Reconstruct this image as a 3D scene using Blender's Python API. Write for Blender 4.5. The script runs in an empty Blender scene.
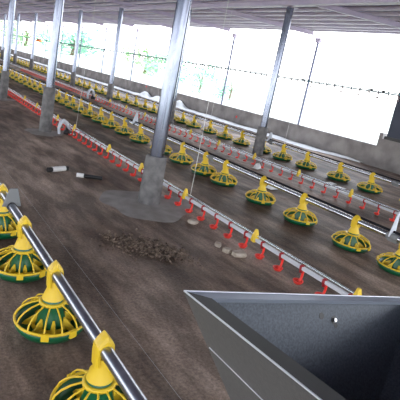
import bpy, bmesh, math, random
from mathutils import Vector, Matrix
random.seed(7)
S = bpy.context.scene
COL = S.collection
PI = math.pi
H = 1.5

# ------------------------------------------------------------------ helpers
class MB:
    """collects shapes into one mesh"""
    def __init__(s):
        s.v = []; s.f = []; s.sm = []; s.mi = []; s.cur = 0
    def add(s, vs, fs, smooth=False):
        o = len(s.v); s.v += [tuple(p) for p in vs]
        for f in fs:
            s.f.append(tuple(i + o for i in f)); s.sm.append(smooth); s.mi.append(s.cur)
    def box(s, a, b, M=None):
        (x0, y0, z0), (x1, y1, z1) = a, b
        vs = [Vector(p) for p in ((x0,y0,z0),(x1,y0,z0),(x1,y1,z0),(x0,y1,z0),(x0,y0,z1),(x1,y0,z1),(x1,y1,z1),(x0,y1,z1))]
        if M: vs = [M @ p for p in vs]
        s.add(vs, [(0,3,2,1),(4,5,6,7),(0,1,5,4),(1,2,6,5),(2,3,7,6),(3,0,4,7)])
    def tube(s, pts, r, n=10, closed=False, caps=True):
        pts = [Vector(p) for p in pts]; m = len(pts)
        rs = r if isinstance(r, (list, tuple)) else [r] * m
        up = None; rings = []
        for i, p in enumerate(pts):
            if closed: d = pts[(i+1) % m] - pts[i-1]
            else: d = pts[min(i+1, m-1)] - pts[max(i-1, 0)]
            d.normalize()
            if up is None:
                up = Vector((0,0,1)) if abs(d.z) < .9 else Vector((1,0,0))
            a = d.cross(up).normalized(); b = a.cross(d).normalized(); up = b
            rings.append([p + (a * math.cos(2*PI*k/n) + b * math.sin(2*PI*k/n)) * rs[i] for k in range(n)])
        vs = [q for R in rings for q in R]; fs = []
        for i in range(m if closed else m - 1):
            for k in range(n):
                j = (i + 1) % m
                fs.append((i*n + k, i*n + (k+1) % n, j*n + (k+1) % n, j*n + k))
        s.add(vs, fs, True)
        if caps and not closed:
            s.add(rings[0], [tuple(range(n))[::-1]]); s.add(rings[-1], [tuple(range(n))])
    def lathe(s, prof, n=24, c=(0,0,0), closed=False, smooth=True):
        vs = []; m = len(prof)
        for r, z in prof:
            for k in range(n):
                a = 2*PI*k/n; vs.append((c[0] + r*math.cos(a), c[1] + r*math.sin(a), c[2] + z))
        fs = []
        for i in range(m if closed else m - 1):
            j = (i + 1) % m
            for k in range(n):
                fs.append((i*n + k, i*n + (k+1) % n, j*n + (k+1) % n, j*n + k))
        s.add(vs, fs, smooth)
        if not closed:
            if prof[0][0] > 1e-4: s.add(vs[:n], [tuple(range(n))[::-1]])
            if prof[-1][0] > 1e-4: s.add(vs[-n:], [tuple(range(n))])
    def torus(s, R, r, z=0, n=28, k=6, c=(0,0)):
        s.tube([(c[0]+R*math.cos(2*PI*i/n), c[1]+R*math.sin(2*PI*i/n), z) for i in range(n)], r, k, closed=True)
    def prism(s, poly, z0, z1, M=None):
        n = len(poly)
        vs = [Vector((x, y, z0)) for x, y in poly] + [Vector((x, y, z1)) for x, y in poly]
        if M: vs = [M @ p for p in vs]
        s.add(vs, [tuple(range(n))[::-1], tuple(range(n, 2*n))] + [(i, (i+1) % n, n + (i+1) % n, n + i) for i in range(n)])
    def build(s, name, mat, parent=None, loc=None, bevel=0):
        me = bpy.data.meshes.new(name); me.from_pydata(s.v, [], s.f)
        mats = mat if isinstance(mat, (list, tuple)) else [mat]
        for m in mats: me.materials.append(m)
        me.polygons.foreach_set('use_smooth', s.sm)
        me.polygons.foreach_set('material_index', s.mi)
        bm = bmesh.new(); bm.from_mesh(me); bmesh.ops.recalc_face_normals(bm, faces=bm.faces); bm.to_mesh(me); bm.free()
        o = bpy.data.objects.new(name, me); COL.objects.link(o)
        if loc: o.location = loc
        if parent: o.parent = parent
        if bevel:
            b = o.modifiers.new('bevel', 'BEVEL'); b.width = bevel; b.segments = 2; b.limit_method = 'ANGLE'
        return o

def tag(o, label=None, cat=None, group=None, kind=None):
    if label: o['label'] = label
    if cat: o['category'] = cat
    if group: o['group'] = group
    if kind: o['kind'] = kind
    return o
def thing(name, label, cat, loc=(0,0,0), group=None, rz=0):
    o = bpy.data.objects.new(name, None); COL.objects.link(o); o.location = loc; o.rotation_euler = (0,0,rz)
    o.empty_display_size = .05
    return tag(o, label, cat, group)
def copy_tree(o, parent=None):
    c = o.copy(); COL.objects.link(c); c.parent = parent
    for ch in [x for x in KIDS.get(o.name, [])]:
        copy_tree(ch, c)
    return c
KIDS = {}
def note(root, *parts):
    KIDS[root.name] = list(parts)

# ------------------------------------------------------------------ materials
def mat(name, col, rough=.5, metal=0, col2=None, scale=8, bump=0, bscale=None, detail=6, stretch=None, spec=None, contrast=(.35,.65), trans=0):
    m = bpy.data.materials.new(name); m.use_nodes = True; nt = m.node_tree; N = nt.nodes; L = nt.links
    b = N['Principled BSDF']; b.inputs['Base Color'].default_value = (*col, 1)
    b.inputs['Roughness'].default_value = rough; b.inputs['Metallic'].default_value = metal
    if spec is not None: b.inputs['Specular IOR Level'].default_value = spec
    tc = N.new('ShaderNodeTexCoord'); src = tc.outputs['Object']
    if stretch:
        mp = N.new('ShaderNodeMapping'); mp.inputs['Scale'].default_value = stretch; L.new(src, mp.inputs[0]); src = mp.outputs[0]
    if col2:
        n = N.new('ShaderNodeTexNoise'); n.inputs['Scale'].default_value = scale; n.inputs['Detail'].default_value = detail
        L.new(src, n.inputs['Vector'])
        r = N.new('ShaderNodeValToRGB'); r.color_ramp.elements[0].position = contrast[0]; r.color_ramp.elements[1].position = contrast[1]
        r.color_ramp.elements[0].color = (*col, 1); r.color_ramp.elements[1].color = (*col2, 1)
        L.new(n.outputs['Fac'], r.inputs[0]); L.new(r.outputs[0], b.inputs['Base Color'])
    if bump:
        n2 = N.new('ShaderNodeTexNoise'); n2.inputs['Scale'].default_value = bscale or scale*3; n2.inputs['Detail'].default_value = 6
        L.new(src, n2.inputs['Vector'])
        bp = N.new('ShaderNodeBump'); bp.inputs['Strength'].default_value = 1; bp.inputs['Distance'].default_value = bump
        L.new(n2.outputs['Fac'], bp.inputs['Height']); L.new(bp.outputs[0], b.inputs['Normal'])
    return m

M = {}
M['galv'] = mat('galvanised_steel', (.19,.21,.28), .19, .95, (.26,.28,.35), 14, stretch=(1,1,.3))
M['tube'] = mat('galvanised_tube', (.34,.36,.42), .30, 1, (.42,.44,.50), 20)
M['thin'] = mat('thin_post_steel', (.20,.21,.30), .45, .5)
M['darktube'] = mat('weathered_galvanised_tube', (.62,.64,.68), .26, 1, (.70,.72,.76), 20)
M['cable'] = mat('black_cable_jacket', (.02,.02,.025), .95, 0, spec=.05)
M['sleeve'] = mat('cement_sleeve', (.095,.092,.095), .75, 0, (.20,.195,.197), 9, .004, 40)
M['footing'] = mat('cement_footing', (.235,.215,.20), .85, 0, (.33,.305,.29), 6, .003, 50)
M['wall'] = mat('cement_wall', (.20,.185,.185), .85, 0, (.37,.345,.335), 2.2, .006, 30)
M['green'] = mat('green_plastic', (.004,.10,.038), .3, 0)
M['yellow'] = mat('yellow_plastic', (.78,.53,.025), .42, 0)
M['red'] = mat('red_plastic', (.85,.045,.03), .4, 0)
M['dred'] = mat('dark_red_plastic', (.35,.012,.02), .4, 0)
M['pvc'] = mat('white_pvc', (.60,.61,.66), .35, 0)
M['greyplastic'] = mat('grey_plastic', (.20,.21,.22), .5, 0)
M['paleplastic'] = mat('pale_grey_plastic', (.62,.66,.74), .4, 0)
M['black'] = mat('black_plastic', (.015,.015,.018), .35, 0)
M['white'] = mat('white_plastic', (.85,.85,.85), .4, 0)
M['film'] = mat('white_plastic_film', (.88,.89,.90), .45, 0, bump=.01, bscale=9)
M['beam'] = mat('painted_steel_beam', (.55,.46,.62), .5, 0, (.66,.56,.68), 3)
M['purlin'] = mat('primed_steel_purlin', (.72,.62,.74), .5, 0, (.82,.74,.80), 2)
M['rope'] = mat('white_cord', (.75,.75,.72), .7, 0)
M['wire'] = mat('thin_steel_wire', (.55,.55,.55), .4, .8)
M['stone'] = mat('broken_concrete', (.36,.30,.24), .9, 0, (.55,.49,.42), 12, .006, 60)
M['debris'] = mat('gravel_rubble', (.045,.028,.020), .85, 0, (.27,.20,.15), 25)
M['tarp'] = mat('dark_blue_grey_panel', (.045,.055,.085), .6, 0, (.06,.07,.105), 3)
M['bark'] = mat('tree_bark', (.20,.15,.11), .9, 0)
M['leaf'] = mat('pale_green_leaves', (.24,.56,.38), .6, 0, (.38,.68,.48), 3)  # both leaf greens are paled, with the outdoor glare put into their colour
M['leaf2'] = mat('yellow_green_leaves', (.36,.60,.30), .6, 0, (.50,.72,.40), 3)
M['hopper'] = mat('hopper_grey_coating', (.092,.090,.088), .55, 0, (.108,.106,.104), 90, .0006, 240)
M['hopin'] = mat('hopper_inner_steel', (.055,.064,.080), .42, .5, (.090,.104,.128), 160, .0003, 260, contrast=(.35,.65))
M['rim'] = mat('bare_steel_edge', (.72,.74,.80), .3, .9)
M['hook'] = mat('washed_out_red_plastic', (.42,.34,.34), .6, 0)  # hoisted red drinkers, washed out by glare painted into the colour
M['orange'] = mat('orange_plastic', (.75,.18,.03), .5, 0)

def floor_mat():
    m = bpy.data.materials.new('packed_dirt_floor'); m.use_nodes = True; nt = m.node_tree; N = nt.nodes; L = nt.links
    b = N['Principled BSDF']; b.inputs['Roughness'].default_value = .5; b.inputs['Specular IOR Level'].default_value = .22
    tc = N.new('ShaderNodeTexCoord')
    def noise(sc, det, stretch=(1,1,1), rot=0, rough=.55):
        mp = N.new('ShaderNodeMapping'); mp.inputs['Scale'].default_value = stretch; mp.inputs['Rotation'].default_value = (0,0,rot)
        L.new(tc.outputs['Object'], mp.inputs[0])
        n = N.new('ShaderNodeTexNoise'); n.inputs['Scale'].default_value = sc; n.inputs['Detail'].default_value = det; n.inputs['Roughness'].default_value = rough
        L.new(mp.outputs[0], n.inputs['Vector']); return n.outputs['Fac']
    def ramp(f, a, b_, ca, cb):
        r = N.new('ShaderNodeValToRGB'); r.color_ramp.elements[0].position = a; r.color_ramp.elements[1].position = b_
        r.color_ramp.elements[0].color = (*ca,1); r.color_ramp.elements[1].color = (*cb,1); L.new(f, r.inputs[0]); return r.outputs[0]
    def mix(kind, fac, a, c):
        x = N.new('ShaderNodeMix'); x.data_type = 'RGBA'; x.blend_type = kind
        if isinstance(fac, float): x.inputs[0].default_value = fac
        else: L.new(fac, x.inputs[0])
        L.new(a, x.inputs[6])
        L.new(c, x.inputs[7]); return x.outputs[2]
    base = ramp(noise(.9, 8, (1,.55,1), .9), .40, .62, (.118,.080,.060), (.360,.282,.232))
    streak = ramp(noise(1.6, 8, (2.6,.7,1), 1.0, .65), .42, .70, (.56,.54,.53), (1.75,1.74,1.73))
    fine = ramp(noise(55, 6, rough=.7), .3, .72, (.55,.53,.52), (1.5,1.48,1.46))
    c = mix('MULTIPLY', 1.0, base, streak); c = mix('MULTIPLY', 1.0, c, fine)
    L.new(c, b.inputs['Base Color'])
    rr = N.new('ShaderNodeMapRange'); rr.inputs[3].default_value = .42; rr.inputs[4].default_value = .75
    L.new(noise(1.2, 5), rr.inputs[0]); L.new(rr.outputs[0], b.inputs['Roughness'])
    n3 = noise(30, 8, rough=.7); bp = N.new('ShaderNodeBump'); bp.inputs['Distance'].default_value = .012; bp.inputs['Strength'].default_value = .9
    L.new(n3, bp.inputs['Height'])
    bp2 = N.new('ShaderNodeBump'); bp2.inputs['Distance'].default_value = .05; bp2.inputs['Strength'].default_value = .6
    L.new(noise(2.2, 5), bp2.inputs['Height']); L.new(bp2.outputs[0], bp.inputs['Normal']); L.new(bp.outputs[0], b.inputs['Normal'])
    return m
M['floor'] = floor_mat()
def roof_mat():
    m = mat('corrugated_roof_sheet', (.42,.44,.64), .5, 0, (.52,.51,.70), 1.5)
    nt = m.node_tree; N = nt.nodes; L = nt.links
    w = N.new('ShaderNodeTexWave'); w.inputs['Scale'].default_value = 1.6; w.bands_direction = 'Y'
    L.new(N['Texture Coordinate'].outputs['Object'], w.inputs[0])
    bp = N.new('ShaderNodeBump'); bp.inputs['Distance'].default_value = .03; L.new(w.outputs['Fac'], bp.inputs['Height']); L.new(bp.outputs[0], N['Principled BSDF'].inputs['Normal'])
    return m
M['roof'] = roof_mat()
M['ground'] = mat('pale_dry_ground', (.62,.62,.57), .9, 0, (.56,.64,.50), .25)

# ------------------------------------------------------------------ the setting
Y0, Y1, XL, XR = -6.0, 75.0, -7.0, 9.6
mb = MB(); mb.box((XL-.15, Y0, -.2), (XR+.2, Y1, 0)); tag(mb.build('floor', M['floor']), kind='structure')
mb = MB(); mb.box((-200, -120, -.5), (400, 500, -.22)); tag(mb.build('ground', M['ground']), kind='structure')
# low side wall, with the raised length near the camera
mb = MB(); mb.prism([(6.64,-.2),(6.64,.74),(6.64,.82),(6.54,.82),(6.54,.70),(Y0,.70),(Y0,-.2)], XR, XR+.18, Matrix(((0,0,1,0),(1,0,0,0),(0,1,0,0),(0,0,0,1))))
mb.box((XR, 6.64, -.2), (XR+.16, Y1, .50))
tag(mb.build('wall_right', M['wall'], bevel=.008), kind='structure')
mb = MB(); mb.box((XL-.15, Y0, -.2), (XL, Y1, .5)); tag(mb.build('wall_left', M['wall']), kind='structure')
# roof sheet: rises gently away from the eave
def zr(x): return 3.10 + (XR - x) * .06 if x > -1 else 3.10 + (XR + 1) * .06 + (x + 1) * .06
mb = MB()
xs = [XR+.25, -1, XL-.5]
for a, b in ((xs[0], xs[1]), (xs[1], xs[2])):
    mb.add([(a,Y0,zr(a)),(b,Y0,zr(b)),(b,Y1,zr(b)),(a,Y1,zr(a)),(a,Y0,zr(a)+.03),(b,Y0,zr(b)+.03),(b,Y1,zr(b)+.03),(a,Y1,zr(a)+.03)],
           [(0,1,2,3),(4,7,6,5),(0,4,5,1),(1,5,6,2),(2,6,7,3),(3,7,4,0)])
tag(mb.build('ceiling', M['roof']), kind='structure')

# purlins (C-section) running the length of the house
def purlin_mesh():
    mb = MB(); t = .006
    mb.box((-.02, Y0, -.07), (-.02+t, Y1, 0)); mb.box((-.02, Y0, -.07), (.045, Y1, -.07+t)); mb.box((-.02, Y0, -t), (.03, Y1, 0))
    return mb
first = None; px = [9.56, 9.32, 9.06, 8.74, 8.4, 8.05, 7.68, 7.32, 6.97] + [6.62 - .36*i for i in range(0, 21)]
for i, x in enumerate(px):
    if first is None: o = first = purlin_mesh().build('roof_purlin', M['purlin'])
    else: o = first.copy(); COL.objects.link(o)
    o.location = (x, 0, zr(x) - .001)
    g = 'purlins under the roof sheet'
    if i == 0: lab, g = 'long steel eave purlin at the outermost edge of the roof above the low wall', None
    elif i < 4: lab = 'thin steel roof purlin close above the roof edge over the low wall'; g = 'purlins near the eave'
    elif i < 9: lab = 'thin steel roof purlin between the eave and the second pole row'; g = 'purlins inside the eave'
    else: lab = 'thin steel roof purlin over the middle of the house'
    tag(o, lab, 'roof purlin', g)

# rafters at each frame, following the photographed skew to the wall posts
yr = [7.27 + 3.85*(i-1) for i in range(0, 13)]
skew = -1.67/3.15
ROW2X = 6.45
def rafter(y, w=.04, h=.10):
    mb = MB(); t = .008
    xa, xb = XR - .02, 2.3
    M2 = None
    def pt(x, off, dz): return (x + off*.47, y + (x-ROW2X)*skew + off*.88, zr(x) - .075 + dz)
    def plate(o0, o1, z0, z1):
        vs = [pt(xa,o0,z0),pt(xa,o1,z0),pt(xa,o1,z1),pt(xa,o0,z1),pt(xb,o0,z0),pt(xb,o1,z0),pt(xb,o1,z1),pt(xb,o0,z1)]
        mb.add(vs, [(0,1,2,3),(4,7,6,5),(0,4,5,1),(1,5,6,2),(2,6,7,3),(3,7,4,0)])
    plate(-t/2, t/2, -h, 0); plate(-w, w, -h, -h+t); plate(-w, w, -t, 0)
    return mb
ordn = ['nearest', 'second', 'third', 'fourth', 'fifth', 'sixth', 'seventh', 'eighth', 'ninth', 'tenth', 'eleventh', 'twelfth', 'thirteenth', 'fourteenth', 'fifteenth', 'sixteenth', 'seventeenth', 'eighteenth', 'nineteenth', 'twentieth']
for i, y in enumerate(yr):
    if y < 6: continue
    tag(rafter(y).build('roof_rafter', M['beam']), f'mauve steel roof rafter, {ordn[i-1]} from the right edge, crossing to the low wall', 'rafter', 'rafters across the house')
# long beams on the pole rows
for x, nm in ((ROW2X, 'the far pole row beside the side wall'), (2.42, 'the near pole row')):
    mb = MB(); z = zr(x) - .075 - .13
    mb.box((x-.05, Y0, z-.10), (x+.05, Y1, z-.09)); mb.box((x-.05, Y0, z-.008), (x+.05, Y1, z)); mb.box((x-.004, Y0, z-.10), (x+.004, Y1, z))
    tag(mb.build('roof_beam', M['beam']), f'long steel roof beam carried along the tops of {nm}', 'beam')

# ------------------------------------------------------------------ poles
def pole(base, top, r, rs, hs, label, group, foot=0.0):
    bx, by = base; root = thing('steel_pole', label, 'pole', (bx, by, 0), group)
    d = Vector((top[0]-bx, top[1]-by, top[2]))
    mb = MB(); mb.tube([(0,0,.005), d], r, 24); mb.build('pole_tube', M['galv'], root)
    a = d * (hs/d.z)
    mb = MB(); n = 20; vs = []; fs = []
    prof = [(rs*1.06, 0), (rs*1.0, .05), (rs*.98, hs*.5), (rs*.94, hs*.97), (rs*.86, hs)]
    m = len(prof)
    rnd = random.Random(int(by*100))
    for rr, z in prof:
        for k in range(n):
            an = 2*PI*k/n; q = rr*(1 + rnd.uniform(-.03,.03)); vs.append((a.x*z/hs + q*math.cos(an), a.y*z/hs + q*math.sin(an), z))
    for i in range(m-1):
        for k in range(n): fs.append((i*n+k, i*n+(k+1)%n, (i+1)*n+(k+1)%n, (i+1)*n+k))
    mb.add(vs, fs, True); mb.add(vs[-n:], [tuple(range(n))]); 
    mb.build('cement_sleeve', M['sleeve'], root)
    if foot:
        mb = MB(); n = 36; vs = [(0,0,.03)]; fs = []
        for j, (q, z) in enumerate(((.35,.026),(.75,.014),(1,.001))):
            for k in range(n):
                an = 2*PI*k/n; e = q*foot*(1 + (.10*math.sin(3*an+1)+.05*math.sin(7*an)) * q)
                vs.append((e*math.cos(an), e*math.sin(an), z))
        for k in range(n): fs.append((0, 1+k, 1+(k+1)%n))
        for j in range(2):
            for k in range(n): fs.append((1+j*n+k, 1+(j+1)*n+k, 1+(j+1)*n+(k+1)%n, 1+j*n+(k+1)%n))
        mb.add(vs, fs, True); mb.build('cement_footing', M['footing'], root)
    mb = MB(); mb.box((d.x-.12, d.y-.12, d.z), (d.x+.12, d.y+.12, d.z+.012)); mb.build('top_plate', M['beam'], root)
    return root
zt1 = zr(2.42) - .075 - .13 - .112; zt2 = zr(ROW2X) - .075 - .13 - .112
g1 = 'poles of the near row'; g2 = 'poles of the far row'
pole((2.36, 4.24), (2.48, 4.24, zt1), .075, .122, .55, 'thick shiny steel pole in a tall cement sleeve standing nearest, left of the picture centre', g1, .52)
pole((2.28, 8.19), (2.40, 8.19, zt1), .073, .105, .80, 'steel pole in a tall cement sleeve beside the curved hose, second of the near row', g1, .34)
pole((2.36, 12.40), (2.52, 12.40, zt1), .073, .10, .70, 'steel pole of the near row at the left edge of the photo', g1, .30)
r2 = [(6.49, 7.26), (6.42, 11.0), (6.08, 14.6), (6.20, 18.84), (6.45, 22.9), (6.42, 26.6), (6.44, 30.8), (6.44, 34.8), (6.44, 38.8), (6.44, 42.8)]
l2 = ['steel pole in a cement sleeve right of the picture centre, nearest of the far row',
      'steel pole of the far row hidden mostly behind the thick nearest pole',
      'steel pole of the far row standing just left of the thick nearest pole',
      'steel pole of the far row close right of the second near pole',
      'steel pole of the far row partly covered by the second near pole',
      'slim distant steel pole of the far row between the two leftmost near poles',
      'small distant pole of the far row just right of the pole at the left edge'] 
for i, (x, y) in enumerate(r2):
    pole((x, y), (x+.09, y, zt2), .072, .115 if i == 0 else .105, .60, l2[i] if i < len(l2) else 'tiny distant steel pole at the far left end of the far row', g2 if i < len(l2) else 'distant poles of the far row', 0)

# slim posts on the low wall
wy = [5.52 + 3.84*i for i in range(0, 12)]
zt3 = zr(XR+.08) - .075 - .14
for i, y in enumerate(wy):
    zb = .70 if y < 6.5 else .50
    root = thing('wall_post', 'slim steel post on the low side wall, ' + ('outside the right edge behind the dark panel' if i == 0 else f'{ordn[i-1] if i > 1 else "nearest"} from the dark panel'), 'post', (XR+.08, y, zb), 'posts on the low wall')
    mb = MB(); mb.tube([(0,0,0), (.06,0,zt3-zb)], .034 if i else .04, 14); mb.build('post_tube', M['thin'], root)
    mb = MB(); mb.prism([(-.09,0),(.09,0),(.09,.02),(.05,-.10),(-.05,-.10),(-.09,.02)][:2] + [(.09,-.05),(.04,-.13),(-.04,-.13),(-.09,-.05)], -.05, .05,
             Matrix(((0,0,1,.06),(1,0,0,0),(0,1,0,zt3-zb+.0),(0,0,0,1)))); mb.build('bracket', M['beam'], root)

# dark panel over the raised part of the wall
root = thing('side_panel', 'tall dark blue-grey panel standing on the raised wall at the right edge', 'panel', (XR-.02, 5.0, .70))
mb = MB(); mb.box((-.03, -3.0, .03), (.03, 1.40, zr(XR)-.70-.16)); mb.build('panel_sheet', M['tarp'], root)
mb = MB(); mb.box((-.06, -3.0, -.0), (.06, 1.44, .07)); mb.build('bottom_rail', M['black'], root)

# ------------------------------------------------------------------ feeder pans
def make_pan():
    root = thing('pan_feeder', 'x', 'pan feeder', (0,0,0))
    mb = MB(); mb.lathe([(.02,.006),(.13,.004),(.185,.012),(.212,.045),(.218,.072),(.208,.074),(.200,.050),(.175,.024),(.12,.018),(.05,.030),(.02,.034)], 36, closed=False)
    pan = mb.build('pan', M['green'], root)
    mb = MB(); mb.torus(.214, .0085, .080, 40, 6)
    for k in range(13):
        a = 2*PI*k/13; c, s = math.cos(a), math.sin(a)
        mb.tube([(c*q, s*q, z) for q, z in ((.213,.080),(.200,.112),(.172,.139),(.130,.160),(.085,.172),(.060,.176))], .0055, 5)
    mb.lathe([(.052,.168),(.082,.168),(.082,.182),(.052,.182)], 28, closed=True)
    for a in (-1.9, -1.15, 1.9, .4):
        c, s = math.cos(a), math.sin(a)
        mb.box((-.008,-.022,-.028),(.010,.022,.012), Matrix.Translation((c*.217, s*.217, .078)) @ Matrix.Rotation(a, 4, 'Z'))
    gr = mb.build('grille', M['yellow'], root)
    mb = MB(); mb.lathe([(.095,.030),(.088,.060),(.070,.110),(.062,.150),(.062,.196),(.052,.204),(.034,.206)], 28)
    cone = mb.build('feed_cone', M['green'], root)
    mb = MB(); mb.lathe([(.115,.026),(.118,.040),(.098,.046),(.094,.034)], 28, closed=True)
    for k in range(7):
        a = 2*PI*k/7 + .2
        Mx = Matrix.Rotation(a, 4, 'Z')
        vs = [Mx @ Vector(p) for p in ((.085,-.020,.03),(.17,-.005,.03),(.17,.005,.03),(.085,.020,.03),(.085,-.006,.095),(.155,-.002,.05),(.155,.002,.05),(.085,.006,.095))]
        mb.add(vs, [(0,3,2,1),(4,5,6,7),(0,1,5,4),(1,2,6,5),(2,3,7,6),(3,0,4,7)])
    fins = mb.build('feed_fins', M['yellow'], root)
    # neck rising to the tube, with a peaked hood that clips over it
    mb = MB(); mb.lathe([(.066,.196),(.060,.212),(.041,.255),(.036,.300)], 20)
    vs = []; n = 6
    # the hood: an extruded outline seen along the tube, peaked above it
    out = [(-.042,.262),(-.046,.325),(-.043,.366),(-.020,.392),(.004,.412),(.022,.394),(.043,.366),(.046,.325),(.042,.262),(.031,.262),(.031,.365),(-.031,.365),(-.031,.262)]
    Mh = Matrix(((1,0,0,0),(0,0,1,0),(0,1,0,0),(0,0,0,1)))
    def strip(y0, y1, sc0, sc1):
        m = len(out); c = .30
        A = [(x*sc0, y0, c+(z-c)*sc0) for x, z in out]; B = [(x*sc1, y1, c+(z-c)*sc1) for x, z in out]
        return A, B
    segs = [(-.040,.80),(-.030,.97),(0,1.0),(.030,.97),(.040,.80)]
    rings = [[(x*s, y, .30+(z-.30)*s) for x, z in out] for y, s in segs]
    m = len(out); vs = [p for R in rings for p in R]; fs = []
    for i in range(len(rings)-1):
        for k in range(m): fs.append((i*m+k, i*m+(k+1)%m, (i+1)*m+(k+1)%m, (i+1)*m+k))
    mb.add(vs, fs)
    for R in (rings[0], rings[-1]):
        # end caps as quads between outer and inner outline
        mb.add(R, [(0,1,12),(1,2,11,12),(2,3,11),(3,4,5,10,11),(5,6,10),(6,7,9,10),(7,8,9)])
    neck = mb.build('neck_hood', M['yellow'], root)
    note(root, pan, gr, cone, fins, neck)
    return root
PSC = {}
proto = make_pan(); used = False
def place_pan(x, y, label, group, ztube, rz):
    global used
    if not used: o = proto; used = True
    else: o = copy_tree(proto)
    o.location = (x, y, 0); o.rotation_euler = (0, 0, rz); q = PSC[ztube]
    o.scale = (q, q, ztube/.34)
    tag(o, label, 'pan feeder', group)
ZA, ZB, ZC = .34, .295, .28
PSC = {ZA: .89, ZB: .92, ZC: .98}
XA, XB, XC = .722, 3.97, 6.86
A_Y = [1.50, 2.20, 2.90, 3.63, 4.40]
A_L = ['large yellow and green pan feeder cut by the bottom edge of the photo', 'large yellow and green pan feeder, second up the left line, shown whole', 'yellow and green pan feeder on the left line under the grey hanger plate', 'pan feeder cut by the left edge at the top of the left line', 'pan feeder of the left line mostly outside the left edge']
for y, l in zip(A_Y, A_L): place_pan(XA, y, l, 'pan feeders on the left line', ZA, random.uniform(-.15,.15))
K = 1.0714
B_Y = [v*K for v in (2.02,2.55,3.25,3.93,4.70,5.19,5.83,6.49,7.30,7.99,8.65,9.22,9.89,10.5,11.08,11.6)]
while B_Y[-1] < 23: B_Y.append(B_Y[-1] + .68)
for i, y in enumerate(B_Y):
    l = f'yellow and green pan feeder, {ordn[i]} from the right edge on the middle line' if i < 15 else 'small distant pan feeder far along the middle feeder line at left'
    place_pan(XB, y, l, 'pan feeders on the middle line' if i < 15 else 'distant pan feeders on the middle line', ZB, random.uniform(-.2,.2))
C_Y = [v*K for v in (3.55,4.34,4.99,5.77,6.42,7.04,7.75,8.38,9.01,9.74,10.29,10.84,11.4,11.97,12.55,13.2,13.9,14.63,15.35,16.05,16.72,17.4,18.0,18.6,19.2)]
while C_Y[-1] < 38: C_Y.append(C_Y[-1] + .69)
for i, y in enumerate(C_Y):
    l = f'small yellow and green pan feeder, {ordn[i]} from the right on the wall line' if i < 15 else 'tiny distant pan feeder on the line beside the wall'
    place_pan(XC, y, l, 'pan feeders on the wall line' if i < 15 else 'distant pan feeders on the wall line', ZC, random.uniform(-.2,.2))

# feeder tubes with couplings
def feeder_tube(x, z, y0, y1, coups, label, r=.028, cable=False):
    root = thing('feeder_tube', label, 'feeder tube', (x, y0, z))
    mb = MB(); n = 40; pts = [(0, (y1-y0)*t/n, .006*math.sin(t*1.7)*(0 if t in (0,n) else 1)) for t in range(n+1)]
    mb = MB(); mb.tube([(0,0,0),(0,y1-y0,0)], r, 20); mb.build('steel_tube', M['tube'] if x < 1 else M['darktube'], root)
    for y in coups:
        mb = MB(); mb.tube([(0,y-y0-.06,0),(0,y-y0+.06,0)], r+.006, 16); mb.torus(0.001,0.001,0,3,3) if False else None
        mb.box((-.010,y-y0-.05,-r-.022),(.010,y-y0+.05,-r)); mb.build('coupling', M['greyplastic'], root)
    return root
feeder_tube(XA, ZA, .98, 6.0, [3.35], 'shiny steel auger tube of the left feeder line running to the bottom edge', .0285)
feeder_tube(XB, ZB, 1.2, 60, [2.30, 5.42, 8.4, 11.5], 'long shiny steel auger tube through the middle row of pan feeders')
feeder_tube(XC, ZC, 2.6, 60, [4.2, 7.3, 10.4], 'long steel auger tube of the feeder line beside the low wall')
# dark cable lines strung just above tubes B and C
for x, z, y0, nm in ((XB+.0, ZB+.047, 1.2, 'the middle feeder tube'), (XC, ZC+.050, 2.6, 'the feeder tube beside the wall')):
    mb = MB(); mb.tube([(x+.01,y0,z),(x+.01,60,z)], .013, 8); tag(mb.build('support_cable', M['cable']), f'thin dark cable stretched just above {nm}', 'cable')

# hanger plates clipped on the tubes
def plate(x, y, z, w, w2, h, lean, m, label):
    root = thing('hanger_plate', label, 'hanger plate', (x, y, z))
    mb = MB(); Mx = Matrix(((1,0,0,0),(0,0,1,0),(0,1,0,0),(0,0,0,1)))
    mb.prism([(-w/2,.0),(w/2,.0),(lean+w2/2,h),(lean-w2/2,h)], -.006, .006, Mx); mb.build('plate', m, root, bevel=.002)
    mb = MB(); mb.tube([(0,-.02,-.0),(0,.02,0)], .033, 14); mb.build('clamp', M['black'], root)
    return root
plate(XA, 3.30, ZA, .13, .055, .135, .01, M['greyplastic'], 'grey plastic hanger plate on the left feeder tube')
plate(XB, 2.32, ZB, .10, .02, .25, .02, M['paleplastic'], 'pale grey pointed hanger plate on the feeder tube at the right edge')
plate(XB, 8.12, ZB, .14, .04, .22, .02, M['paleplastic'], 'small pale hanger plate on the middle feeder tube left of the thick pole')
plate(XC, 7.38, ZC, .16, .05, .20, .02, M['paleplastic'], 'small pale hanger plate on the tube beside the wall right of the far pole')

# ------------------------------------------------------------------ drinkers
def make_drinker():
    root = thing('nipple_drinker', 'x', 'drinker', (0,0,0))
    mb = MB(); mb.lathe([(.006,-.040),(.013,-.036),(.013,-.016),(.018,-.014),(.018,.012),(.010,.020),(.003,.022)], 12); cap = mb.build('nipple', M['dred'], root)
    mb = MB(); mb.tube([(.006,0,-.012),(.020,0,-.026),(.022,0,-.060),(.016,0,-.092),(.004,0,-.110)], [.009,.0105,.0095,.0095,.013], 7); arm = mb.build('arm', M['red'], root)
    mb = MB(); mb.lathe([(.010,-.126),(.026,-.122),(.038,-.104),(.040,-.098),(.036,-.098),(.024,-.112),(.008,-.115)], 18, c=(-.006,0,0)); cup = mb.build('cup', M['red'], root)
    note(root, cap, arm, cup)
    return root
dr = make_drinker(); dr_used = False
mb = MB()
mb.lathe([(.006,-.040),(.013,-.036),(.018,-.014),(.018,.012),(.003,.022)], 8)
mb.tube([(.006,0,-.012),(.021,0,-.028),(.022,0,-.062),(.004,0,-.108)], .0105, 5)
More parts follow.
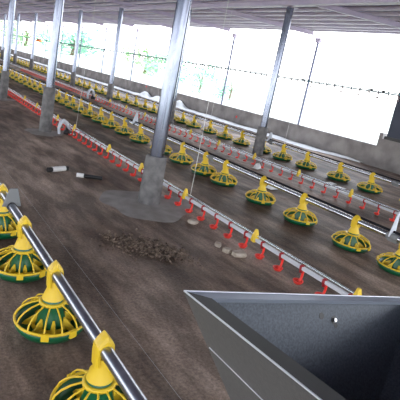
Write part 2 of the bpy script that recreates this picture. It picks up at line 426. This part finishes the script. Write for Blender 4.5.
mb.lathe([(.010,-.126),(.026,-.122),(.040,-.100),(.034,-.098),(.008,-.115)], 10, c=(-.012,0,0))
far_dr = mb.build('nipple_drinker', M['red']); far_used = False
hd = far_dr.copy(); hd.data = far_dr.data.copy(); hd.data.materials[0] = M['hook']; hook_used = False
def place_drinker(x, y, z, label, group, near, rz, sc=1):
    global dr_used, far_used
    if near:
        o = copy_tree(dr) if dr_used else dr; dr_used = True
    else:
        if far_used: o = far_dr.copy(); COL.objects.link(o)
        else: o = far_dr
        far_used = True
    o.location = (x, y, z); o.rotation_euler = (0,0,rz); o.scale = (sc,)*3
    tag(o, label, 'drinker', group)
ZD1, ZD2, ZRL = .155, .140, 1.69
XD1, XD2, XRL = 2.68, 5.54, 8.5
def ang(): return random.uniform(-.5,.3) - .35
n1 = 0; y = 1.971 - 2*.24
while y < 14:
    i = n1
    if i < 14: l = f'red nipple drinker, {ordn[i]} from the hopper rim on the near drinker line'
    elif y < 8: l = 'red nipple drinker on the near drinker line left of the thick nearest pole'
    else: l = 'small red nipple drinker on the near drinker line beyond the second near pole'
    g = 'drinkers on the near line' if i < 14 else ('drinkers left of the thick pole' if y < 8 else 'drinkers at the far end of the near line')
    place_drinker(XD1, y, ZD1, l, g, y < 8, ang()*.6, 1.12); n1 += 1; y += .24
n2 = 0; y = 3.29 - 1*.246
while y < 25:
    i = n2
    if i < 14: l = f'small red nipple drinker, {ordn[i]} from the right edge on the second drinker line'
    else: l = 'tiny red nipple drinker far along the second drinker line'
    place_drinker(XD2, y, ZD2, l, 'drinkers on the second line' if i < 14 else 'distant drinkers on the second line', y < 6, ang()); n2 += 1; y += .246
y = 5.45; n3 = 0
while y < 30:
    if n3: o = hd.copy()
    else: o = hd
    COL.objects.link(o); o.location = (XRL, y, ZRL); o.rotation_euler = (0,0,ang())
    tag(o, 'tiny drinker hanging under the hoisted pipe against the bright open side', 'drinker', 'drinkers on the hoisted line'); n3 += 1; y += .24

def drinker_pipe(x, z, y0, y1, label, m1='pvc', m2='darktube', dz=.036, w=.0145):
    root = thing('drinker_pipe', label, 'drinker pipe', (x, y0, z))
    mb = MB(); mb.box((-w,0,-w), (w,y1-y0,w)); mb.build('water_pipe', M[m1], root, bevel=.003)
    mb = MB(); mb.tube([(.008,0,dz),(.008,y1-y0,dz)], .0105, 12); mb.build('support_rail', M[m2], root)
    return root
drinker_pipe(XD1, ZD1, 1.2, 26, 'white square water pipe with steel rail of the near drinker line')
drinker_pipe(XD2, ZD2, 2.4, 50, 'white square water pipe with steel rail of the second drinker line')
M['teal'] = mat('teal_grey_pipe', (.13,.25,.29), .9, 0, spec=.1)
drinker_pipe(XRL, ZRL, 5.35, 45, 'thin teal drinker pipe hoisted up across the bright open side', 'teal', 'teal', .03, .014)
# short hanger rods on the hoisted pipe
for y, h in ((6.05,.16),(6.35,.30),(8.4,.14),(13.0,.4)):
    mb = MB(); mb.tube([(XRL,y,ZRL+.02),(XRL,y,ZRL+.02+h)], .008, 6); mb.box((XRL-.02,y-.02,ZRL+.0),(XRL+.02,y+.02,ZRL+.05))
    tag(mb.build('hanger_rod', M['black']), 'short dark hanger rod standing up from the hoisted drinker pipe', 'hanger rod', 'hanger rods on the hoisted pipe')

# yellow clips over the drinker pipes
def clip_mesh():
    mb = MB()
    a = [(-.030,-.028,-.022),(.030,-.028,-.022),(.030,.028,-.022),(-.030,.028,-.022)]
    b = [(-.026,-.022,.03),(.026,-.022,.03),(.026,.022,.03),(-.026,.022,.03)]
    c = [(-.010,-.010,.095),(.012,-.010,.095),(.012,.012,.095),(-.010,.012,.095)]
    vs = a+b+c; fs = [(0,3,2,1),(8,9,10,11)]
    for o in (0,4):
        for k in range(4): fs.append((o+k, o+(k+1)%4, o+4+(k+1)%4, o+4+k))
    mb.add(vs, fs); return mb
clip = None
def place_clip(x, y, z, label, group):
    global clip
    if clip is None: clip = clip_mesh().build('pipe_clip', M['yellow'], bevel=.004); o = clip
    else: o = clip.copy(); COL.objects.link(o)
    o.location = (x, y, z); o.rotation_euler = (0,0,random.uniform(-.3,.3)); tag(o, label, 'pipe clip', group)
for i, y in enumerate((1.68, 2.80, 4.02, 5.13, 6.22, 7.81, 8.82, 10.36, 11.5)):
    place_clip(XD1, y, ZD1, f'yellow peaked clip on the near drinker pipe, {ordn[i]} from the hopper' , 'clips on the near drinker line')
for i, y in enumerate((4.02, 5.10, 6.25, 7.4, 8.5, 9.6, 10.8, 12, 13.2, 14.4)):
    place_clip(XD2, y, ZD2, f'small yellow clip on the second drinker pipe, {ordn[i]} from the right edge', 'clips on the second drinker line')

# pressure regulators with bent hoses on the drinker lines
def regulator(x, y, z, sc, label):
    root = thing('pressure_regulator', label, 'regulator', (x, y, 0)); root.scale = (sc,)*3; root.rotation_euler = (0,0,.3)
    mb = MB(); mb.tube([(-.16,0,.04),(-.18,0,.16),(-.14,0,.27),(-.07,0,.32),(.01,0,.27),(.05,0,.17),(.14,0,.12)], [.028,.032,.036,.036,.034,.028,.025], 12); mb.build('hose', M['paleplastic'], root)
    mb = MB(); mb.lathe([(.05,.02),(.07,.03),(.07,.09),(.05,.11),(.03,.12),(.03,.17)], 18, c=(.04,.02,0)); mb.build('regulator_body', M['black'], root)
    mb = MB(); mb.lathe([(.02,.0),(.05,.01),(.05,.02),(.02,.03)], 16, c=(.12,-.05,.03)); mb.build('valve', M['white'], root)
    return root
regulator(2.60, 8.02, 0, .85, 'pale curved hose and regulator on the near drinker line beside the second near pole')
regulator(5.50, 14.6, 0, 1.1, 'pale curved hose and regulator on the second drinker line in the distance')

# ------------------------------------------------------------------ cords and wires
def cord(p, q, r, m, label, cat='cord', group=None, name='suspension_cord'):
    mb = MB(); mb.tube([p, q], r, 6); tag(mb.build(name, m), label, cat, group)
cord((XD1+.0,3.92,ZD1+.04), (XD1+.10,3.92,zr(2.7)-.08), .0026, M['rope'], 'thin white suspension cord rising from the near drinker line right of the thick pole')
cord((XD1+.0,7.75,ZD1+.04), (XD1+.20,7.75,zr(2.7)-.08), .0026, M['rope'], 'thin white suspension cord rising from the near drinker line between the two near poles')
cord((1.09,.9,.05), (1.09,9,.05), .0008, M['wire'], 'fine steel wire stretched along the floor right of the left feeder line', 'wire', None, 'steel_wire')
cord((.90,.9,.04), (.90,9,.04), .0009, M['wire'], 'fine steel wire close along the left feeder line', 'wire', None, 'steel_wire')
for i, y in enumerate((6.2, 9.0, 12.0)):
    cord((XC,y+.7,ZC+.02), (XC+.08,y+.7,zr(XC)-.08), .003, M['rope'], f'very thin white cord rising from the wall feeder line, {ordn[i]} from the right', 'cord', 'cords on the wall feeder line')

# ------------------------------------------------------------------ floor litter
def pipe_piece(p, q, r, white, label):
    p = Vector(p); q = Vector(q)
    root = thing('pipe_piece', label, 'pipe', p)
    d = q - p
    mb = MB(); mb.tube([(0,0,0), d], r, 14); mb.build('black_pipe', M['black'], root)
    mb = MB(); mb.tube([d*white[0], d*white[1]], r+.004, 14); mb.build('white_band', M['white'], root)
pipe_piece((1.60,5.50,.032), (1.88,5.60,.032), .030, (.2,.85), 'short black pipe piece with a broad white band lying on the dirt floor')
pipe_piece((1.90,5.31,.026), (2.18,5.17,.026), .024, (.0,.28), 'short black pipe piece with a white end lying right of the other one')
def rock(c, s, seed, label, group=None):
    bm = bmesh.new(); bmesh.ops.create_icosphere(bm, subdivisions=2, radius=1); rnd = random.Random(seed)
    for v in bm.verts:
        v.co.x = max(-.7, min(.7, v.co.x*1.1)); v.co.z = max(-.6, min(.6, v.co.z)); v.co *= rnd.uniform(.9,1.08)
        v.co = Vector((v.co.x*s[0], v.co.y*s[1], v.co.z*s[2]))
    me = bpy.data.meshes.new('concrete_chunk'); bm.to_mesh(me); bm.free(); me.materials.append(M['stone'])
    o = bpy.data.objects.new('concrete_chunk', me); COL.objects.link(o); o.location = (c[0], c[1], s[2]*.58); o.rotation_euler = (0,0,seed)
    tag(o, label, 'concrete chunk', group)
rock((2.47,3.04), (.045,.035,.03), 1, 'small broken concrete chunk, leftmost of three before the near drinker line', 'concrete chunks')
rock((2.47,2.90), (.05,.04,.035), 2, 'broken concrete chunk in the middle of three before the near drinker line', 'concrete chunks')
rock((2.53,2.80), (.085,.055,.04), 3, 'largest broken concrete chunk, rightmost of three before the near drinker line', 'concrete chunks')
rock((2.56,3.62), (.06,.05,.03), 5, 'pale plaster lump lying below the suspension cord beside the near drinker line')
# heap of crumbled rubble
mb = MB(); rnd = random.Random(3)
ico = bmesh.new(); bmesh.ops.create_icosphere(ico, subdivisions=1, radius=1); iv = [v.co.copy() for v in ico.verts]; fi = [tuple(v.index for v in f.verts) for f in ico.faces]; ico.free()
for i in range(850):
    t = rnd.gauss(.45,.24); u = rnd.gauss(0,.11)
    cx = 1.52 + t*.62 + u*.35; cy = 3.36 - t*.52 + u*.9
    s = rnd.uniform(.005,.015) * (1.25 if rnd.random() < .1 else 1)
    Rr = Matrix.Rotation(rnd.uniform(0,6), 3, 'Z') @ Matrix.Rotation(rnd.uniform(0,6), 3, 'X')
    mb.add([Vector((cx,cy,s*.5+.012*max(0,1-abs(u)*7)*rnd.random())) + Rr @ Vector((v.x*s*rnd.uniform(.8,1.2), v.y*s*.8, v.z*s*.6)) for v in iv], fi)
tag(mb.build('rubble', M['debris']), 'scattered heap of dark crumbled rubble on the dirt floor in front of the thick pole', 'rubble', kind='stuff')
# plastic scraps
def scrap(p, w, d, h, m, label, seed):
    rnd = random.Random(seed); n = 7; vs = []; fs = []
    for i in range(n):
        for j in range(n):
            vs.append(((i/(n-1)-.5)*w, (j/(n-1)-.5)*d, .004 + h*max(0, 1-((i/(n-1)-.5)**2+(j/(n-1)-.5)**2)*4)*rnd.uniform(.6,1)))
    for i in range(n-1):
        for j in range(n-1): fs.append((i*n+j, (i+1)*n+j, (i+1)*n+j+1, i*n+j+1))
    mb = MB(); mb.add(vs, fs, True); o = mb.build('plastic_scrap', m, loc=p); o.rotation_euler = (0,0,rnd.uniform(-.3,.3)); so = o.modifiers.new('solid','SOLIDIFY'); so.thickness = .003; so.offset = 1
    tag(o, label, 'plastic scrap')
scrap((6.38,5.10,0), .20,.14,.02, M['film'], 'flat white scrap on the floor between the second and third wall-line pan feeders', 1)
scrap((6.28,4.85,0), .24,.16,.02, M['film'], 'flat white scrap on the floor left of the second wall-line pan feeder', 2)
scrap((5.45,6.02,.0), .16,.14,.12, M['film'], 'crumpled white scrap on the floor by the second drinker line', 3)
scrap((4.72,4.82,.0), .16,.14,.12, M['film'], 'crumpled white scrap behind a hood of the middle feeder line', 4)
# white film along the foot of the low wall
def film():
    rnd = random.Random(5); mb = MB(); vs = []; fs = []; ys = [6.9 + .12*i for i in range(330)]; n = 7
    ph = [rnd.uniform(0,6) for _ in range(8)]
    for i, y in enumerate(ys):
        w = .52 + .03*math.sin(y*1.3+ph[0]) + .02*math.sin(y*4.1+ph[1])
        if y < 8.4: w *= max(.15, (y-6.9)/1.5)
        hh = .03 + .012*math.sin(y*2.1+ph[2]) + .01*math.sin(y*5.3+ph[3])
        for c, a in ((15.6,.26), (18.6,.22), (17.4,.18)): hh += a*math.exp(-((y-c)/.28)**2)
        for j in range(n):
            t = j/(n-1); vs.append((XR - .02 - w*t, y + .03*math.sin(y*9+j), .006 + hh*math.sin(PI*min(1,t*1.0+.15))**1.0 * (1-.3*t) + rnd.uniform(0,.012)))
    for i in range(len(ys)-1):
        for j in range(n-1): fs.append((i*n+j, (i+1)*n+j, (i+1)*n+j+1, i*n+j+1))
    mb.add(vs, fs, True); o = mb.build('plastic_film', M['film']); so = o.modifiers.new('solid','SOLIDIFY'); so.thickness = .004; so.offset = 1
    tag(o, 'long strip of crumpled white plastic film lying along the foot of the low wall', 'plastic film')
film()
# small red tags on the wall
for (x,y,z,l) in ((XR-.012, 12.1, .24,'small red tag on the low wall right of the nearest middle wall post'), (XR-.012, 18.9, .42,'tiny red tag on the low wall left of the thick pole')):
    mb = MB(); mb.lathe([(.035,0),(.04,.008),(.03,.02)], 14); o = mb.build('wall_tag', M['red'], loc=(x,y,z)); o.rotation_euler = (0,-PI/2,0); tag(o, l, 'tag')

# ------------------------------------------------------------------ the feed hopper
def hopper():
    P0 = Vector((.566, .788, 1.0))
    u = Vector((.98864,-.05492,-.13990)).normalized(); v = Vector((-.04175,-.99456,.09540)).normalized(); n = u.cross(v)
    if n.z > 0: n = -n            # n points down
    root = thing('feed_hopper', 'large open grey sheet-steel feed hopper at the lower right corner', 'hopper', P0)
    LU, LV, D = .95, .62, .55
    def W(a, b, c): return u*a + v*b + n*c
    t = .003
    top = [(0,0),(LU,0),(LU,LV),(0,LV)]
    bot = [(.33,.24),(.33+.16,.24),(.33+.16,.24+.16),(.33,.24+.16)]
    def shell(off, m, name):
        mb = MB()
        T = [W(a + (off if a == 0 else -off), b + (off if b == 0 else -off), 0) for a, b in top]
        B = [W(a, b, D) for a, b in bot]
        Bo = [W(a + (off if i in (0,3) else -off), b + (off if i in (0,1) else -off), D) for i, (a, b) in enumerate(bot)]
        mb.add(T + Bo, [(i, (i+1)%4, 4+(i+1)%4, 4+i) for i in range(4)]); return mb.build(name, m, root)
    shell(0, M['hopper'], 'outer_sheet')
    shell(.004, M['hopin'], 'inner_sheet')
    # folded lip lying inward round the mouth
    w = .030; mb = MB()
    o = [W(0,0,-.003),W(LU,0,-.003),W(LU,LV,-.003),W(0,LV,-.003)]; i_ = [W(.062,w,.002),W(LU-w,w,.002),W(LU-w,LV-w,.002),W(.062,LV-w,.002)]
    i2 = [p + n*.010 for p in i_]
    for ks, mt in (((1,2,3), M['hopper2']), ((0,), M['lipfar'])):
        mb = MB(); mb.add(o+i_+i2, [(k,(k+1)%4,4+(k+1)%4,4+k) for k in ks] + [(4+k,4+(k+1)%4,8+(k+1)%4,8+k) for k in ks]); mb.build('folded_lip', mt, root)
    mb = MB()
    for a, b in ((0,1),(1,2),(2,3),(3,0)): mb.tube([o[a], o[b]], .0022, 8)
    mb.build('rim_edge', M['rim'], root)
    # seam bead on the outer left face
    mb = MB(); e = .002
    def LF(s, d):    # left face (between corner 0 and corner 3)
        a = W(0, LV*s, 0).lerp(W(bot[0][0], bot[0][1] + .16*s, D), d); return a - u*e
    mb.tube([LF(.0+.03,.20), LF(.45,.22), LF(.9,.24)], .0014, 6); mb.build('seam_bead', M['rim'], root)
    # outlet boot
    mb = MB(); c = W(.41,.32,D+.04); mb.tube([W(.41,.32,D-.01), W(.41,.32,D+.12)], .08, 18); mb.build('outlet', M['hopper'], root)
    # bolt on the far inner face, with a grease spot round it
    mb = MB(); 
    p = W(.125, 0, 0); 
    def FF(a, d):    # far face (corner 0 to corner 1)
        return W(LU*a,0,0).lerp(W(.33+.16*a,.24,D), d)
    nn = (FF(1,0)-FF(0,0)).cross(FF(0,1)-FF(0,0)).normalized()
    if nn.dot(v) < 0: nn = -nn
    for a, d in ((.565,.115),):
        q = FF(a,d); mb.tube([q + nn*.004, q + nn*.010], .006, 10)
    mb.build('bolt', M['rim'], root)
    mb = MB()
    for a, d, q in ((.565,.115,.013), (.50,.095,.010), (.575,.14,.008)):
        c = FF(a,d); mb.tube([c + nn*.0035, c + nn*.0045], q, 12)
    mb.build('grease_spots', M['black'], root)
    # four legs to the floor
    for a, b in top:
        q = W(a*.9+.05*LU, b*.9+.05*LV, .30)
        if a == 0: q = W(.16, b*.8+.1*LV, .30)
        wq = P0 + q
        mb = MB(); mb.tube([q, Vector((wq.x + .02, wq.y, 0)) - P0], .014, 10); mb.build('leg', M['hopper'], root)
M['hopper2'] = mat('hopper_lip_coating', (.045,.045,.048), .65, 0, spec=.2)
M['lipfar'] = mat('sky_sheen_lip_steel', (.42,.47,.56), .35, .7)  # sky reflection on the far lip put into a brighter colour
hopper()

# ------------------------------------------------------------------ outside: bushes and trees
def tree(x, y, z, r, h, m, label, seed, n=1500):
    rnd = random.Random(seed); root = thing('leafy_tree', label, 'tree', (x, y, -.22))
    mb = MB(); mb.tube([(0,0,0),(.1*r,0,h*.5),(0,.1*r,h)], [.07*r,.05*r,.02*r], 8)
    for k in range(5):
        a = rnd.uniform(0,6); mb.tube([(.05*r,0,h*.4),(math.cos(a)*r*.5, math.sin(a)*r*.5, h*.8)], [.03*r,.012*r], 6)
    mb.build('trunk', M['bark'], root)
    mb = MB(); cl = [(rnd.uniform(-1,1)*r, rnd.uniform(-1,1)*r, h*rnd.uniform(.15,.95), r*rnd.uniform(.25,.55)) for _ in range(14)]
    for i in range(n):
        c = rnd.choice(cl); d = Vector((rnd.gauss(0,1), rnd.gauss(0,1), rnd.gauss(0,1))).normalized() * c[3] * rnd.uniform(.6,1.05)
        p = Vector(c[:3]) + d; s = r*rnd.uniform(.05,.10); Rr = Matrix.Rotation(rnd.uniform(0,6),3,'Z') @ Matrix.Rotation(rnd.uniform(-1,1),3,'X')
        mb.add([p + Rr @ Vector(q) * s for q in ((-1,0,0),(0,-.5,.1),(1,0,0),(0,.5,.1))], [(0,1,2,3)])
    mb.build('foliage', m, root)
tree(30, 60.5, 0, 3.0, 4.0, M['leaf2'], 'pale yellow-green tree outside, just right of the third far-row pole', 1, 1500)
tree(30, 54.0, 0, 2.6, 3.0, M['leaf'], 'pale green bush outside, just left of the thick nearest pole', 2, 1300)
tree(21, 32.0, 0, 1.5, 2.0, M['leaf'], 'mint green bush outside, right of the thick nearest pole', 3, 1300)
tree(21, 27.8, 0, 1.2, 1.4, M['leaf'], 'low mint green bush outside, left of the second wall post from the panel', 4, 900)
tree(34, 150, 0, 7.0, 5.5, M['leaf2'], 'distant pale green tree outside at far left', 5)
tree(38, 118, 0, 7, 5.0, M['leaf'], 'distant pale green tree outside beside the second near pole', 6)

# orange heater far off in the opening
mb = MB(); mb.lathe([(.02,.22),(.10,.18),(.22,.05),(.24,0),(.20,.0),(.08,.14)], 18); tag(mb.build('brooder_lamp', M['orange'], loc=(9.3, 36.8, 1.57)), 'small orange shade hanging far off in the open side between distant poles', 'lamp')
mb = MB(); mb.tube([(9.3,36.8,1.78),(9.3,36.8,zr(9.3)-.08)], .01, 6); tag(mb.build('lamp_chain', M['wire']), 'thin chain above the small orange shade', 'chain')

# ------------------------------------------------------------------ light and camera
w = bpy.data.worlds.new('World'); S.world = w; w.use_nodes = True; nt = w.node_tree; N = nt.nodes; L = nt.links
bg = N['Background']; tc = N.new('ShaderNodeTexCoord'); sp = N.new('ShaderNodeSeparateXYZ'); L.new(tc.outputs['Generated'], sp.inputs[0])
r = N.new('ShaderNodeValToRGB'); r.color_ramp.elements[0].position = 0.0; r.color_ramp.elements[1].position = .5
r.color_ramp.elements[0].color = (1,1,.99,1); r.color_ramp.elements[1].color = (.80,.88,1,1)
L.new(sp.outputs['Z'], r.inputs[0]); L.new(r.outputs[0], bg.inputs[0]); bg.inputs[1].default_value = 5.0

cam = bpy.data.cameras.new('Camera'); co = bpy.data.objects.new('Camera', cam); COL.objects.link(co); S.camera = co
cam.sensor_width = 36; cam.lens = 454.6517 / 400 * 36; cam.clip_start = .02; cam.clip_end = 2000
R = ((0.8271153926616008, -0.015472880717935816, 0.5618191142926111), (-0.537097645728331, -0.3162019420434121, 0.7820117970983933), (0.16554831975991136, -0.9485657182347794, -0.26984594125983624))
# columns: right, -down, -forward
m = Matrix(((R[0][0], -R[0][1], -R[0][2], 0), (R[1][0], -R[1][1], -R[1][2], 0), (R[2][0], -R[2][1], -R[2][2], H), (0,0,0,1)))
co.matrix_world = m
S.view_settings.view_transform = 'Standard'; S.view_settings.look = 'None'; S.view_settings.gamma = 1; S.view_settings.exposure = 0
S.view_settings.use_curve_mapping = False
